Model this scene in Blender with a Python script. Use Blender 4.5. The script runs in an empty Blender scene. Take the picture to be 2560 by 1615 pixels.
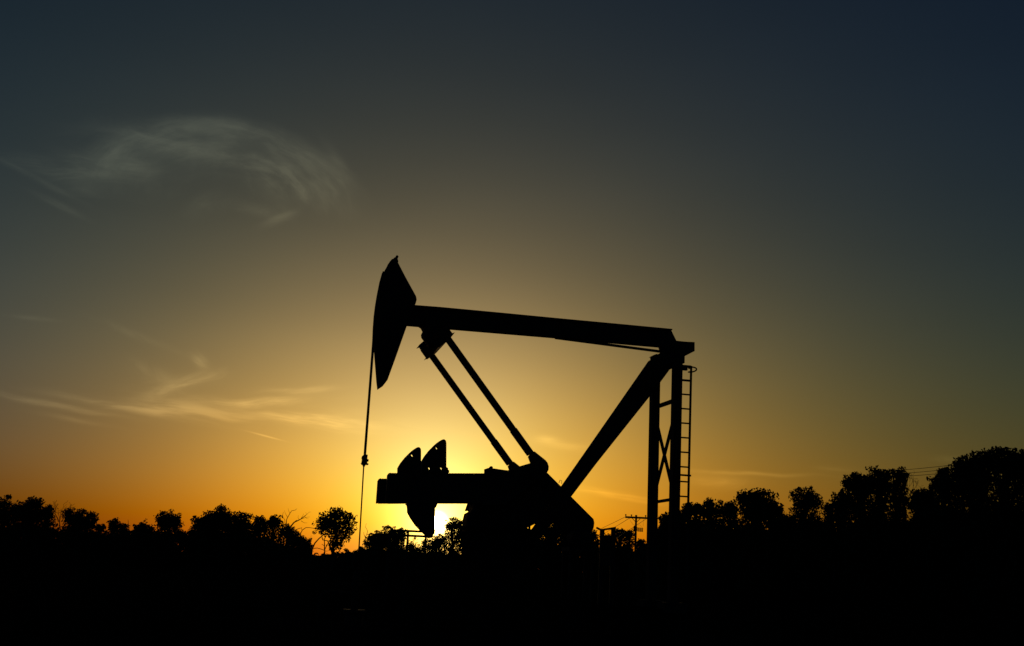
import bpy, math, random
import numpy as np
from mathutils import Vector, Matrix

# ------------------------------------------------------------------ camera
S = bpy.context.scene
COL = S.collection
F = 2900.0                     # focal length in pixels of a 2560 px wide picture
PITCH = math.atan(612 / F); ROLL = math.radians(2.87); EYE = 1.6
cam = bpy.data.cameras.new('camera'); co = bpy.data.objects.new('camera', cam); COL.objects.link(co); S.camera = co
cam.sensor_width = 36; cam.lens = 36 * F / 2560; cam.clip_start = 0.1; cam.clip_end = 9000
co.location = (0, 0, EYE)
co.rotation_euler = (Matrix.Rotation(math.pi / 2 + PITCH, 3, 'X') @ Matrix.Rotation(ROLL, 3, 'Z')).to_euler()

fw = np.array([0, math.cos(PITCH), math.sin(PITCH)]); up0 = np.array([0, -math.sin(PITCH), math.cos(PITCH)])
rt = np.array([1., 0, 0]) * math.cos(ROLL) + up0 * math.sin(ROLL); up = -np.array([1., 0, 0]) * math.sin(ROLL) + up0 * math.cos(ROLL)
def ray(x, y):
    return fw + rt * (x - 1280) / F - up * (y - 807.5) / F
def at(x, y, Y):
    """world point seen at pixel (x, y) at distance Y in front of the camera"""
    r = ray(x, y); t = Y / r[1]
    return Vector((r[0] * t, Y, EYE + r[2] * t))

# ------------------------------------------------------------------ exposure
S.view_settings.view_transform = 'Standard'; S.view_settings.look = 'None'
S.view_settings.exposure = 0; S.view_settings.gamma = 1
S.cycles.max_bounces = 4; S.cycles.diffuse_bounces = 2; S.cycles.transparent_max_bounces = 4
S.cycles.use_denoising = True

# ------------------------------------------------------------------ sky
sd = ray(1092, 1307); sd = sd / np.linalg.norm(sd)
SUN_EL = math.asin(sd[2]); SUN_AZ = math.atan2(sd[0], sd[1])
W = bpy.data.worlds.new('World'); S.world = W; W.use_nodes = True
nt = W.node_tree; N = nt.nodes; L = nt.links
bg = N['Background']; bg.inputs[1].default_value = 0.1
W.cycles.sampling_method = 'MANUAL'; W.cycles.sample_map_resolution = 512
sky = N.new('ShaderNodeTexSky'); sky.sky_type = 'NISHITA'; sky.sun_disc = False
sky.sun_elevation = math.radians(1.6); sky.sun_rotation = math.radians(-3.7)
sky.dust_density = 3.0; sky.air_density = 1.0

def setin(sock, v):
    if hasattr(v, 'is_output'): L.new(v, sock)
    else: sock.default_value = v
def M(op, a, b=0.0, c=0.0):
    n = N.new('ShaderNodeMath'); n.operation = op
    setin(n.inputs[0], a); setin(n.inputs[1], b); setin(n.inputs[2], c)
    return n.outputs[0]
def mul(a, b): return M('MULTIPLY', a, b)
def add(a, b): return M('ADD', a, b)
def VS(vec, s):
    n = N.new('ShaderNodeVectorMath'); n.operation = 'SCALE'; setin(n.inputs[0], vec); setin(n.inputs['Scale'], s); return n.outputs[0]
def VV(op, a, b):
    n = N.new('ShaderNodeVectorMath'); n.operation = op; setin(n.inputs[0], a); setin(n.inputs[1], b); return n.outputs[0]
def XYZ(x, y, z=0.0):
    n = N.new('ShaderNodeCombineXYZ'); setin(n.inputs[0], x); setin(n.inputs[1], y); setin(n.inputs[2], z); return n.outputs[0]
tc = N.new('ShaderNodeTexCoord'); dirv = tc.outputs['Generated']
nrm = N.new('ShaderNodeVectorMath'); nrm.operation = 'NORMALIZE'; L.new(dirv, nrm.inputs[0]); dirv = nrm.outputs[0]
sep = N.new('ShaderNodeSeparateXYZ'); L.new(dirv, sep.inputs[0]); dx, dy, dz = sep.outputs
dot = N.new('ShaderNodeVectorMath'); dot.operation = 'DOT_PRODUCT'; L.new(dirv, dot.inputs[0]); dot.inputs[1].default_value = tuple(sd)
th = M('ARCCOSINE', M('MINIMUM', dot.outputs['Value'], 0.9999999))
ez = M('MAXIMUM', dz, 0.0)
def ex(a, k): return M('EXPONENT', mul(a, -1.0 / k))
B = [ex(th, .10), ex(th, .35), ex(ez, .05), ex(ez, .25), ex(ez, .12), ex(ez, .02)]
B += [mul(ex(th, .2), B[4]), dx, mul(dx, B[4])]
K0 = [-3.50, -2.505, -1.55]
K = [(-0.795, 0.667, 4.456), (2.83, 1.461, -0.08), (-0.559, -0.538, 0.286), (1.772, 1.68, 0.861), (0.31, -0.525, -0.25), (1.921, 1.217, -1.026), (-1.444, -0.427, -2.725), (0.038, -0.091, 0.1), (0.611, 0.481, -2.97)]
acc = tuple(K0)
v = None
for b, k in zip(B, K):
    t = VS(k, b); v = t if v is None else VV('ADD', v, t)
v = VV('ADD', v, acc)
sv = N.new('ShaderNodeSeparateXYZ'); L.new(v, sv.inputs[0])
colr = VV('MULTIPLY', VV('MAXIMUM', sky.outputs[0], (0.0, 0.0, .02)), XYZ(*[M('EXPONENT', sv.outputs[i]) for i in range(3)]))

# cirrus, laid out in azimuth / elevation
az = M('ARCTAN2', dx, dy); el = M('ARCSINE', dz)
def ae(x, y):
    r = ray(x, y); r = r / np.linalg.norm(r); return math.atan2(r[0], r[1]), math.asin(r[2])
def noise(vec, scale, detail=5, rough=.6, dist=0.0):
    n = N.new('ShaderNodeTexNoise'); L.new(vec, n.inputs['Vector']); n.inputs['Scale'].default_value = scale
    n.inputs['Detail'].default_value = detail; n.inputs['Roughness'].default_value = rough; n.inputs['Distortion'].default_value = dist
    return n.outputs['Fac']
def remap(a, lo, hi, o0=0.0, o1=1.0):
    n = N.new('ShaderNodeMapRange'); n.interpolation_type = 'SMOOTHSTEP'; setin(n.inputs[0], a)
    for i, q in enumerate((lo, hi, o0, o1)): n.inputs[i + 1].default_value = q
    return n.outputs[0]
warp = noise(XYZ(az, el), 9, 2)
elw = add(el, mul(M('SUBTRACT', warp, .5), .016))
azw = add(az, mul(M('SUBTRACT', warp, .5), -.03))
def rot(ang):
    c, s = math.cos(ang), math.sin(ang)
    return add(mul(azw, c), mul(elw, s)), add(mul(azw, -s), mul(elw, c))
fields = {}
def streaks(deg, kind):
    deg = min((-16, -3, 10) if kind == 'fine' else (-30, 3, 26), key=lambda d_: abs(d_ - deg))
    key = (deg, kind)
    if key not in fields:
        a, b = rot(math.radians(deg))
        if kind == 'fine': fields[key] = remap(noise(XYZ(mul(a, 14), mul(b, 130)), 1.0, 4, .62, 0), .36, .66)
        else: fields[key] = remap(noise(XYZ(mul(a, 16), mul(b, 55)), 1.0, 4, .65, .8), .38, .68)
    return fields[key]
cloud = None
def patch(x, y, ln, wd, deg, amt, sdeg=None, kind='fine', base=.25):
    """soft lens of cirrus centred on pixel x, y; ln and wd half sizes in pixels; deg = slope (up to the right)"""
    global cloud
    a0, e0 = ae(x, y); r = math.radians(deg - 2.87); c, s = math.cos(r), math.sin(r)
    da = M('SUBTRACT', azw if ln > 45 else az, a0); de = M('SUBTRACT', elw if ln > 45 else el, e0)
    p = mul(add(mul(da, c), mul(de, s)), F / ln); q = mul(add(mul(da, -s), mul(de, c)), F / wd)
    g = M('EXPONENT', mul(add(mul(p, p), mul(q, q)), -1.0))
    f = add(base, mul(streaks(deg if sdeg is None else sdeg, kind), 1 - base)) if kind else 1.0
    g = mul(mul(g, f), amt * (1.35 if y > 600 else 1.25))
    cloud = g if cloud is None else add(cloud, g)
# low band, left
patch(130, 1010, 130, 7, -3, .30)
patch(330, 1022, 150, 10, -3, .34)
patch(480, 1030, 130, 16, 1, .42)
patch(640, 1005, 120, 11, 9, .45)
patch(740, 976, 80, 7, 8, .30)
patch(760, 1048, 110, 15, -1, .42)
patch(200, 1050, 80, 6, -4, .14)
patch(860, 1050, 120, 20, 2, .12)
patch(500, 905, 22, 14, -40, .30, -30, 'soft')
patch(500, 948, 50, 14, 25, .34, 20, 'soft')
patch(440, 980, 70, 16, 24, .26, 20, 'soft')
patch(380, 935, 60, 18, -18, .14, -20, 'soft')
patch(420, 990, 90, 40, 10, .12, 10, 'soft')
patch(664, 1090, 34, 1.8, -8, .30, 0, None)
patch(350, 840, 90, 8, -14, .12, -14, 'soft')
patch(80, 795, 45, 5, 4, .12, 4, 'soft')
# right of the pump
patch(1368, 1098, 26, 9, 0, .16, 0, 'soft', .6)
patch(1410, 1112, 70, 12, -4, .12)
patch(1510, 1231, 120, 7, -2, .22)
patch(1580, 1250, 90, 5, -3, .12)
patch(1810, 1207, 65, 16, 3, .30, 3, 'soft', .5)
patch(1870, 1186, 130, 5, 3, .24)
patch(2090, 1172, 45, 7, 2, .14, 2, 'soft')
patch(2370, 1148, 35, 8, 2, .14, 2, 'soft')
# high swirl, upper left
patch(305, 412, 75, 26, 5, .40, 8, 'soft', .45)
patch(150, 440, 95, 20, -6, .22, -10, 'soft')
patch(100, 452, 85, 7, -16, .20, -14)
patch(150, 515, 50, 8, -16, .18, -14)
patch(400, 330, 150, 30, 12, .20, 14, 'soft')
patch(470, 375, 150, 22, 3, .26, 3, 'soft', .4)
patch(230, 425, 90, 34, 0, .18, 3, 'soft', .4)
patch(720, 415, 50, 9, -28, .16, -30, 'soft', .4)
patch(840, 400, 60, 14, -45, .14, -30, 'soft', .5)
patch(640, 525, 45, 14, -6, .26, -10, 'soft', .4)
patch(700, 545, 40, 10, 30, .28, 30, 'soft', .4)
patch(515, 515, 45, 24, 30, .16, 35, 'soft')
patch(670, 470, 60, 28, -40, .22, -40, 'soft')
# the arc: an elliptic band whose streaks follow it
a0, e0 = ae(560, 540)
wb_ = noise(XYZ(mul(az, 1.0), mul(el, 1.6), 4.0), 16, 3, .6)
pa = mul(M('SUBTRACT', add(az, mul(M('SUBTRACT', wb_, .5), .014)), a0), F / 335.0); pe = mul(M('SUBTRACT', add(el, mul(M('SUBTRACT', wb_, .5), .010)), e0), F / 215.0)
rr = M('SQRT', add(mul(pa, pa), mul(pe, pe))); ph = M('ARCTAN2', pe, pa)
rw = add(rr, mul(M('SUBTRACT', warp, .5), .22))
band = mul(remap(rw, .30, .92), remap(rw, 1.20, .94))
side = mul(remap(ph, .0, .75), remap(ph, 3.3, 2.6))
arcn = remap(noise(XYZ(mul(ph, 1.9), mul(rw, 6.5), 3.0), 1.0, 5, .62, .15), .34, .72)
arcl = remap(noise(XYZ(mul(ph, 1.2), mul(rw, 2.2), 9.0), 1.0, 2, .5), .30, .62, .35, 1)
cloud = add(cloud, mul(mul(mul(band, side), mul(add(.35, mul(arcn, .65)), arcl)), .52))
band2 = mul(mul(remap(rw, .40, .62), remap(rw, .78, .70)), mul(remap(ph, .3, .7), remap(ph, 1.9, 1.2)))
cloud = add(cloud, mul(mul(band2, arcn), .26))
# faint large-scale unevenness of the haze
hz = M('SUBTRACT', noise(XYZ(mul(az, 3.0), mul(el, 9.0), 5.0), 1.0, 2, .55), .5)
cf = add(1.0, add(mul(cloud, 1.0), mul(hz, .14)))
colr = VS(colr, cf)
colr = VV('ADD', colr, VS((.42, .38, .15), cloud))
# glow round the sun and the disc itself
gl = VS((55, 34, 10.0), ex(th, .017))
gl = VV('ADD', gl, VS((3.0, 2.0, .30), ex(th, .06)))
gl = VV('ADD', gl, VS((420, 330, 170), remap(th, .0062, .0052)))
gl = VV('ADD', gl, VS((60, 45, 20), remap(th, .012, .004)))
colr = VV('ADD', colr, gl)
L.new(colr, bg.inputs[0])

sun = bpy.data.lights.new('sun', 'SUN'); sun.energy = 0.12; sun.angle = math.radians(.53); sun.color = (1, .62, .30)
so = bpy.data.objects.new('sun', sun); COL.objects.link(so); so.location = (0, 0, 60)
so.rotation_euler = Vector(-sd).to_track_quat('-Z', 'Y').to_euler()

# ------------------------------------------------------------------ materials
def mat(name, c1, c2, scale=6.0, rough=.75, metal=0.0, bump=.2, spec=.3, detail=6):
    m = bpy.data.materials.new(name); m.use_nodes = True; n = m.node_tree.nodes; l = m.node_tree.links
    p = n['Principled BSDF']; p.inputs['Roughness'].default_value = rough; p.inputs['Metallic'].default_value = metal
    p.inputs['Specular IOR Level'].default_value = spec
    t = n.new('ShaderNodeTexCoord'); nz = n.new('ShaderNodeTexNoise'); nz.inputs['Scale'].default_value = scale; nz.inputs['Detail'].default_value = detail
    l.new(t.outputs['Object'], nz.inputs['Vector'])
    r = n.new('ShaderNodeValToRGB'); r.color_ramp.elements[0].position = .38; r.color_ramp.elements[1].position = .64
    r.color_ramp.elements[0].color = (*c1, 1); r.color_ramp.elements[1].color = (*c2, 1)
    l.new(nz.outputs['Fac'], r.inputs[0]); l.new(r.outputs[0], p.inputs['Base Color'])
    b = n.new('ShaderNodeBump'); b.inputs['Strength'].default_value = bump; b.inputs['Distance'].default_value = .02
    l.new(nz.outputs['Fac'], b.inputs['Height']); l.new(b.outputs[0], p.inputs['Normal'])
    return m
PAINT = mat('dark_painted_steel', (.030, .028, .025), (.045, .038, .030), 3, .8, 0, .1, .1)
IRON = mat('cast_iron', (.028, .024, .020), (.045, .032, .022), 8, .8, 0, .35, .2)
CABLE = mat('greased_wire', (.03, .028, .025), (.05, .045, .04), 40, .5, .6, .3)
WOOD = mat('weathered_pole_wood', (.05, .035, .022), (.09, .065, .042), 12, .9)
DARK_STEEL = mat('darkened_steel', (.016, .014, .011), (.028, .024, .018), 4, 1, 0, .2, 0)  # painted steel, darkened in its colour and shineless so lit edges stay black
PORC = mat('porcelain', (.06, .05, .045), (.08, .07, .06), 5, .3, 0, 0)
CONC = mat('darkened_gravel', (.012, .011, .010), (.024, .022, .018), 5, 1, 0, .0, 0)  # gravel colour darkened, no sheen, so the pad sinks into the black foreground
BARK = mat('bark', (.035, .026, .018), (.06, .045, .032), 9, .95, 0, .6, .1)
DEAD = mat('dead_wood', (.05, .042, .034), (.08, .07, .058), 10, .9, 0, .4, .1)
LEAFS = [mat('leaves_oak', (.030, .045, .014), (.050, .070, .022), .8, .7, 0, 0, .15, 2),
         mat('leaves_elm', (.036, .050, .018), (.058, .076, .028), .8, .7, 0, 0, .15, 2),
         mat('leaves_cedar', (.020, .034, .014), (.034, .050, .020), .8, .7, 0, 0, .15, 2)]
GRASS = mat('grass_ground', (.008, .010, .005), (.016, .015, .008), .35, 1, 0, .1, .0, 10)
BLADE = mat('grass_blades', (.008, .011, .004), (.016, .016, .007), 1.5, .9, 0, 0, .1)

# ------------------------------------------------------------------ object helpers
def tag(o, label=None, cat=None, group=None, kind=None):
    if label: o['label'] = label
    if cat: o['category'] = cat
    if group: o['group'] = group
    if kind: o['kind'] = kind
    return o
def empty(name, loc=(0, 0, 0), rz=0.0):
    o = bpy.data.objects.new(name, None); COL.objects.link(o); o.location = loc; o.rotation_euler = (0, 0, rz); o.empty_display_size = .3
    return o
def link(name, me, m, parent=None, smooth=False):
    o = bpy.data.objects.new(name, me); COL.objects.link(o)
    me.materials.clear(); me.materials.append(m)
    if smooth:
        me.polygons.foreach_set('use_smooth', [True] * len(me.polygons))
    if parent: o.parent = parent
    return o
class MB:
    def __init__(s): s.v = []; s.f = []
    def add(s, v, f):
        n = len(s.v); s.v += [tuple(p) for p in v]; s.f += [tuple(i + n for i in q) for q in f]; return s
    def box(s, c, h, R=None):
        R = R or Matrix.Identity(3)
        vs = [Vector(c) + R @ Vector((x * h[0], y * h[1], z * h[2])) for x in (-1, 1) for y in (-1, 1) for z in (-1, 1)]
        return s.add(vs, [(0, 1, 3, 2), (4, 6, 7, 5), (0, 4, 5, 1), (2, 3, 7, 6), (0, 2, 6, 4), (1, 5, 7, 3)])
    def beam(s, a, b, w, h, side=(0, 1, 0)):
        """rectangular bar from a to b: w across (in the plane square to side), h along side"""
        a = Vector(a); b = Vector(b); d = (b - a); ln = d.length; d.normalize(); sd_ = Vector(side); sd_ = (sd_ - d * sd_.dot(d)).normalized(); n = d.cross(sd_)
        R = Matrix((d, n, sd_)).transposed()
        return s.box((a + b) / 2, (ln / 2, w / 2, h / 2), R)
    def ibeam(s, a, b, d_, w, side=(0, 1, 0), t=.02):
        a = Vector(a); b = Vector(b); d = (b - a).normalized(); sv_ = Vector(side); n = d.cross(sv_).normalized()
        s.beam(a, b, d_ - 2 * t - .004, t, side)
        s.beam(a + n * (d_ / 2 - t / 2), b + n * (d_ / 2 - t / 2), t, w, side)
        s.beam(a - n * (d_ / 2 - t / 2), b - n * (d_ / 2 - t / 2), t, w, side)
        return s
    def tube(s, pts, r, n=8, cap=True):
        pts = [Vector(p) for p in pts]; k = len(pts); rs = r if isinstance(r, (list, tuple)) else [r] * k
        base = len(s.v); ref = None
        for i, p in enumerate(pts):
            d = (pts[min(i + 1, k - 1)] - pts[max(i - 1, 0)]).normalized()
            if ref is None: ref = d.orthogonal().normalized()
            ref = (ref - d * ref.dot(d)).normalized(); q = d.cross(ref)
            for j in range(n):
                a = 2 * math.pi * j / n; s.v.append(tuple(p + (ref * math.cos(a) + q * math.sin(a)) * rs[i]))
        for i in range(k - 1):
            for j in range(n):
                j2 = (j + 1) % n; s.f.append((base + i * n + j, base + i * n + j2, base + (i + 1) * n + j2, base + (i + 1) * n + j))
        if cap:
            s.f.append(tuple(base + j for j in reversed(range(n)))); s.f.append(tuple(base + (k - 1) * n + j for j in range(n)))
        return s
    def build(s, name, m, parent=None, smooth=False):
        me = bpy.data.meshes.new(name); me.from_pydata(s.v, [], s.f); me.update()
        return link(name, me, m, parent, smooth)
def circle(cx, cy, r, n=14, a0=0, a1=2 * math.pi):
    return [(cx + r * math.cos(a0 + (a1 - a0) * i / n), cy + r * math.sin(a0 + (a1 - a0) * i / n)) for i in range(n)]
def plate(name, pts, v0, v1, m, parent, holes=(), bev=.008):
    """a plate cut to an outline in the u-z plane, from v0 to v1"""
    cu = bpy.data.curves.new('tmp', 'CURVE'); cu.dimensions = '2D'; cu.fill_mode = 'BOTH'
    for poly in [pts] + list(holes):
        sp = cu.splines.new('POLY'); sp.points.add(len(poly) - 1)
        for i, p in enumerate(poly): sp.points[i].co = (p[0], p[1], 0, 1)
        sp.use_cyclic_u = True
    t = abs(v1 - v0); cu.bevel_depth = bev; cu.extrude = t / 2 - bev; cu.offset = -bev; cu.bevel_resolution = 0
    ob = bpy.data.objects.new('tmp', cu); COL.objects.link(ob)
    dg = bpy.context.evaluated_depsgraph_get(); me = bpy.data.meshes.new_from_object(ob.evaluated_get(dg))
    bpy.data.objects.remove(ob); bpy.data.curves.remove(cu)
    me.name = name; vm = (v0 + v1) / 2
    n = len(me.vertices); c = np.empty(n * 3); me.vertices.foreach_get('co', c); c = c.reshape(-1, 3)
    c = np.stack([c[:, 0], vm - c[:, 2], c[:, 1]], 1); me.vertices.foreach_set('co', c.ravel()); me.update()
    return link(name, me, m, parent)

# ------------------------------------------------------------------ ground
g = MB(); gs = [-3500, -1500, -600, -250, -120, -60, -30, -15, 0, 15, 30, 60, 120, 250, 600, 1500, 3500]
rnd = random.Random(3)
pts = {}
for i, x in enumerate(gs):
    for j, y in enumerate(gs):
        pts[i, j] = (x, y + 100, 0)
g.v = [pts[i, j] for i in range(len(gs)) for j in range(len(gs))]; n_ = len(gs)
g.f = [(i * n_ + j, (i + 1) * n_ + j, (i + 1) * n_ + j + 1, i * n_ + j + 1) for i in range(n_ - 1) for j in range(n_ - 1)]
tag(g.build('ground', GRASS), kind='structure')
pad = MB().box((0, 0, -.03), (6.2, 2.5, .07)).build('ground_pad', CONC); pad.name = 'pad_slab'
pad.location = (.35, 30.0, 0); pad.rotation_euler = (0, 0, math.radians(12)); tag(pad, kind='structure')

# ------------------------------------------------------------------ the pumping unit
TH = math.radians(12); O = np.array([0., 30., 0.]); Uv = np.array([math.cos(TH), math.sin(TH), 0]); Vv = np.array([-math.sin(TH), math.cos(TH), 0])
def P(x, y, v=0.0):
    """pixel -> (u, z) on the unit's upright plane at lateral offset v"""
    r = ray(x, y); o = O + Vv * v - np.array([0, 0, EYE]); t = (o @ Vv) / (r @ Vv); q = np.array([0, 0, EYE]) + r * t
    return float((q - O) @ Uv), float(q[2])
def P3(x, y, v=0.0):
    u, z = P(x, y, v); return Vector((u, v, z))
def sil(pts, v0, v1):
    """outline traced in pixels -> (u, z); a far face shows down-left of the near one, so each vertex is put on the face that carries it"""
    n = len(pts); A = sum(pts[i][0] * pts[(i + 1) % n][1] - pts[(i + 1) % n][0] * pts[i][1] for i in range(n)); sg = 1 if A > 0 else -1
    out = []
    for i in range(n):
        p, q_, r_ = pts[i - 1], pts[i], pts[(i + 1) % n]; nx = ny = 0
        for a_, b_ in ((p, q_), (q_, r_)):
            ex_, ey_ = b_[0] - a_[0], b_[1] - a_[1]; l_ = math.hypot(ex_, ey_) or 1
            nx += sg * ey_ / l_; ny -= sg * ex_ / l_
        far = nx * -20 + ny * 15 > 0
        out.append(P(q_[0], q_[1], max(v0, v1) if far else min(v0, v1)))
    return out
pj = empty('pumpjack', tuple(O), TH)
tag(pj, 'large dark oil pumpjack with tilted beam, horsehead and crank weights against the sunset', 'pumpjack')

# rear legs and the front leg of the tall post
LV = .86
def leg(v, xt, yt, xb, yb, w):
    a = P3(xt, yt, v); b = P3(xb, yb, v); d = (b - a); k = (a.z - .95) / (a.z - b.z); b = a + d * k
    o = MB().beam(a, b, w, .24).build('leg', PAINT, pj); 
    MB().box((b.x, v, .82), (.3, .24, .13)).build('foot_plate', PAINT, o)
    return o
leg(-LV, 1693.3, 905, 1686.3, 1250, .215)
leg(LV, 1637.7, 940, 1629.8, 1357, .225)
fl = [P(1623, 902), P(1650, 884), P(1681, 912), P(1628, 984), P(1488, 1160), P(1425, 1243), P(1345, 1349), P(1262, 1470), P(1222, 1470), P(1334, 1318), P(1400, 1222), P(1442, 1162)]
plate('front_leg', fl, -.10, .10, PAINT, pj)
hd = MB()
hd.box(tuple((P3(1690, 899, -LV) + P3(1642, 918, LV)) / 2), (.16, LV + .12, .13))
h0 = hd.build('post_head', PAINT, pj)
plate('gusset', sil([(1627, 900), (1640, 890), (1690, 893), (1707, 900), (1680, 914), (1670, 928), (1655, 946), (1628, 982), (1600, 960)], -.14, .14), -.14, .14, PAINT, h0)
br = MB()
br.beam(P3(1686, 1001.5, -LV), P3(1642, 1017, LV), .095, .08, (1, 0, 0))
br.build('cross_bar', PAINT, pj)
MB().beam(P3(1680, 1248.5, -LV), P3(1636, 1255.5, LV), .07, .08, (1, 0, 0)).build('cross_bar', PAINT, pj)
MB().beam(P3(1689, 1028, -LV), P3(1636, 1236, LV), .03, .085, (1, 0, 0)).build('diagonal_brace', PAINT, pj)
MB().beam(P3(1686, 1243, -LV) , P3(1637, 1036, LV), .03, .085, (1, 0, 0)).build('diagonal_brace', PAINT, pj)
# centre bearing
cb = plate('center_bearing', sil([(1627, 903), (1626, 897), (1630, 891), (1636, 886.5), (1645, 887), (1655, 882), (1668, 874), (1700, 872), (1707, 892), (1706, 905), (1660, 915), (1640, 915)], -.24, .24), -.24, .24, IRON, pj)
for sx in (-1, 1):
    MB().tube([P3(1672, 884) + Vector((0, sx * .24, 0)), P3(1672, 884) + Vector((0, sx * .33, 0))], .10, 16).build('pivot_cap', IRON, cb)

# walking beam
BV = .13
wb = plate('walking_beam', sil([(1010, 760), (1035, 762), (1100, 767), (1250, 781), (1400, 795.5), (1550, 809.5), (1682, 822), (1679, 826.5), (1692, 853), (1690, 872), (1652, 865), (1585, 859), (1479, 850), (1400, 844), (1385, 841.5), (1122, 820), (1015, 811)], -.03, .03), -.03, .03, PAINT, pj)
def flange(pp, v, t=.022, w=BV):
    pass
tf = [P3(*p, -BV) for p in ((1036, 762.5), (1681, 822.5))]; tf = [Vector((q.x, 0, q.z - .012)) for q in tf]
MB().beam(tf[0], tf[1], .024, 2 * BV).build('flange', PAINT, wb)
bf = [P3(*p, BV) for p in ((1016, 815.5), (1385, 846))]; bf = [Vector((q.x, 0, q.z + .012)) for q in bf]
MB().beam(bf[0], bf[1], .024, 2 * BV).build('flange', PAINT, wb)
bf = [P3(*p, BV) for p in ((1385, 846), (1585, 864), (1650, 869.5))]; bf = [Vector((q.x, 0, q.z + .012)) for q in bf]
MB().beam(bf[0], bf[1], .024, 2 * BV).beam(bf[1], bf[2], .024, 2 * BV).build('flange', PAINT, wb)
for xx in (1180, 1330, 1480):
    a = P3(xx, 775 + (xx - 1180) * .094); b = P3(xx - 3, 826 + (xx - 1180) * .09)
    for s_ in (-1, 1):
        MB().beam(a + Vector((0, s_ * .075, -.03)), b + Vector((0, s_ * .075, .03)), .02, .08).build('stiffener', PAINT, wb)
a = P3(1388, 844.5); b = P3(1660, 880)
MB().beam(a, b, .055, .10).build('truss_strap', PAINT, pj)
plate('tail_bracket', sil([(1640, 852), (1691, 851.5), (1715, 854), (1737, 855), (1737, 877.5), (1708, 892), (1700, 895), (1650, 884)], -.12, .12), -.12, .12, PAINT, pj)

# horsehead
hh = [(1036.7, 762), (1039, 753), (1037.5, 745), (1010, 695), (992, 660), (986, 652), (978, 652), (971.7, 659), (966.4, 668.5), (959.8, 680), (953, 705), (946.6, 737), (942.2, 763), (938.9, 790), (936.6, 837), (936.9, 876.5), (938.6, 898), (942.9, 953), (945.3, 972), (950.6, 968.7), (958.5, 963.4), (966.4, 953), (985, 902), (1015, 817)]
hh = [P(*p) for p in hh]
horse = plate('horsehead', hh, -.22, .22, PAINT, pj, holes=[circle(*P(958.5, 933.5), .026, 10)])
plate('hanger_bracket', [P(*p) for p in [(969, 662), (976, 655), (984.8, 646), (987.5, 645), (991.4, 642.5), (995.4, 643.5), (993, 649), (994, 652), (995, 656), (992, 661), (985, 668), (972, 672)]], -.10, .10, IRON, horse)
pt = P3(991, 645); MB().tube([pt + Vector((0, -.16, 0)), pt + Vector((0, .16, 0))], .035, 10).build('hinge_pin', IRON, horse)

# bridle and rod
arc = [(959.4, 681), (952.6, 705), (946.2, 737), (941.8, 763), (938.4, 790), (936.1, 820), (934.8, 852)]
for s_ in (-1, 1):
    pp = [P3(x, y) + Vector((-.012, s_ * .09, 0)) for x, y in arc] + [P3(911.8, 1141) + Vector((0, s_ * .09, 0))]
    MB().tube(pp, .025, 8).build('bridle_cable', CABLE, pj, True)
cbz = [P(*p) for p in [(906, 1139.5), (910.8, 1137), (918, 1138), (917, 1146), (917.4, 1153), (916.5, 1160), (912.8, 1163), (904.6, 1161), (904.2, 1158), (906, 1147.7), (904.8, 1145)]]
cbar = plate('carrier_bar', cbz, -.17, .17, IRON, pj)
MB().box(P3(919, 1151), (.022, .05, .028)).box(P3(918, 1160.5), (.026, .06, .02)).build('latch', IRON, cbar)
MB().tube([P3(901.5, 1158.5), P3(905, 1158.3)], .008, 6).build('latch_pin', IRON, cbar)
ck = P3(909.8, 1163)
MB().tube([ck + Vector((0, 0, .02)), ck + Vector((-.003, 0, -.045))], [.05, .02], 10).build('rod_clamp', IRON, cbar)
rb = P3(898, 1362)
MB().tube([P3(910.3, 1150), P3(909.2, 1167), rb, rb + Vector((0, 0, -1.2))], .0175, 8).build('polished_rod', CABLE, pj, True)

# equalizer, pitmans, cranks
WP = 1.25
pt_n, pb_n = P3(1121, 849, -WP), P3(1324, 1132, -WP)
pt_f, pb_f = P3(1079.5, 889, WP), P3(1273, 1157, WP)
ed = (pb_n - pt_n).normalized(); en = Vector((ed.z, 0, -ed.x))
ec = (pt_n + pt_f) / 2; ec.y = 0
eq = empty('equalizer'); eq.parent = pj
bpy.data.objects.remove(eq)
q = MB(); R = Matrix((ed, Vector((0, 1, 0)), ed.cross(Vector((0, 1, 0))))).transposed()
q.box(ec - ed * .16, (.15, WP + .16, .15), R)
eq = q.build('equalizer', PAINT, pj)
for s_, pl_ in ((-1, [(1124, 824), (1129, 833.5), (1137, 831), (1127, 844), (1116, 854), (1098, 868), (1086, 856), (1104, 832)]), (1, [(1041, 871.5), (1048, 862), (1062, 850), (1100, 866), (1085, 885), (1073.6, 893), (1067, 897), (1059.5, 901), (1064.5, 894.5), (1048, 869)])):
    v_ = s_ * (WP + .17); plate('end_plate', [P(x_, y_, v_) for x_, y_ in pl_], v_ - .02, v_ + .02, PAINT, eq, bev=.002)
plate('equalizer_bearing', sil([(1044, 817), (1124, 824), (1126, 830), (1112, 852), (1092, 873), (1070, 872), (1058, 852), (1053, 845), (1052, 838), (1055.7, 830), (1051.5, 822)], -.28, .28), -.28, .28, IRON, pj)
for (a, b), s_ in (((pt_n, pb_n), -1), ((pt_f, pb_f), 1)):
    mid = a.lerp(b, .80)
    pm = MB().beam(a - ed * .05, mid, .145, .14).beam(mid, b + ed * .03, .165, .16)
    po = pm.build('pitman_arm', PAINT, pj)
foot_px = [(1319, 1142), (1321.5, 1139.5), (1332, 1129.5), (1337, 1128.5), (1350, 1139), (1364, 1150), (1369.5, 1157), (1372.2, 1166), (1371.5, 1175), (1366, 1185), (1357, 1194), (1345, 1199), (1332, 1198), (1322, 1190), (1322, 1172), (1325, 1158)]
fo = sil(foot_px, -WP - .14, -WP + .14)
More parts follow.
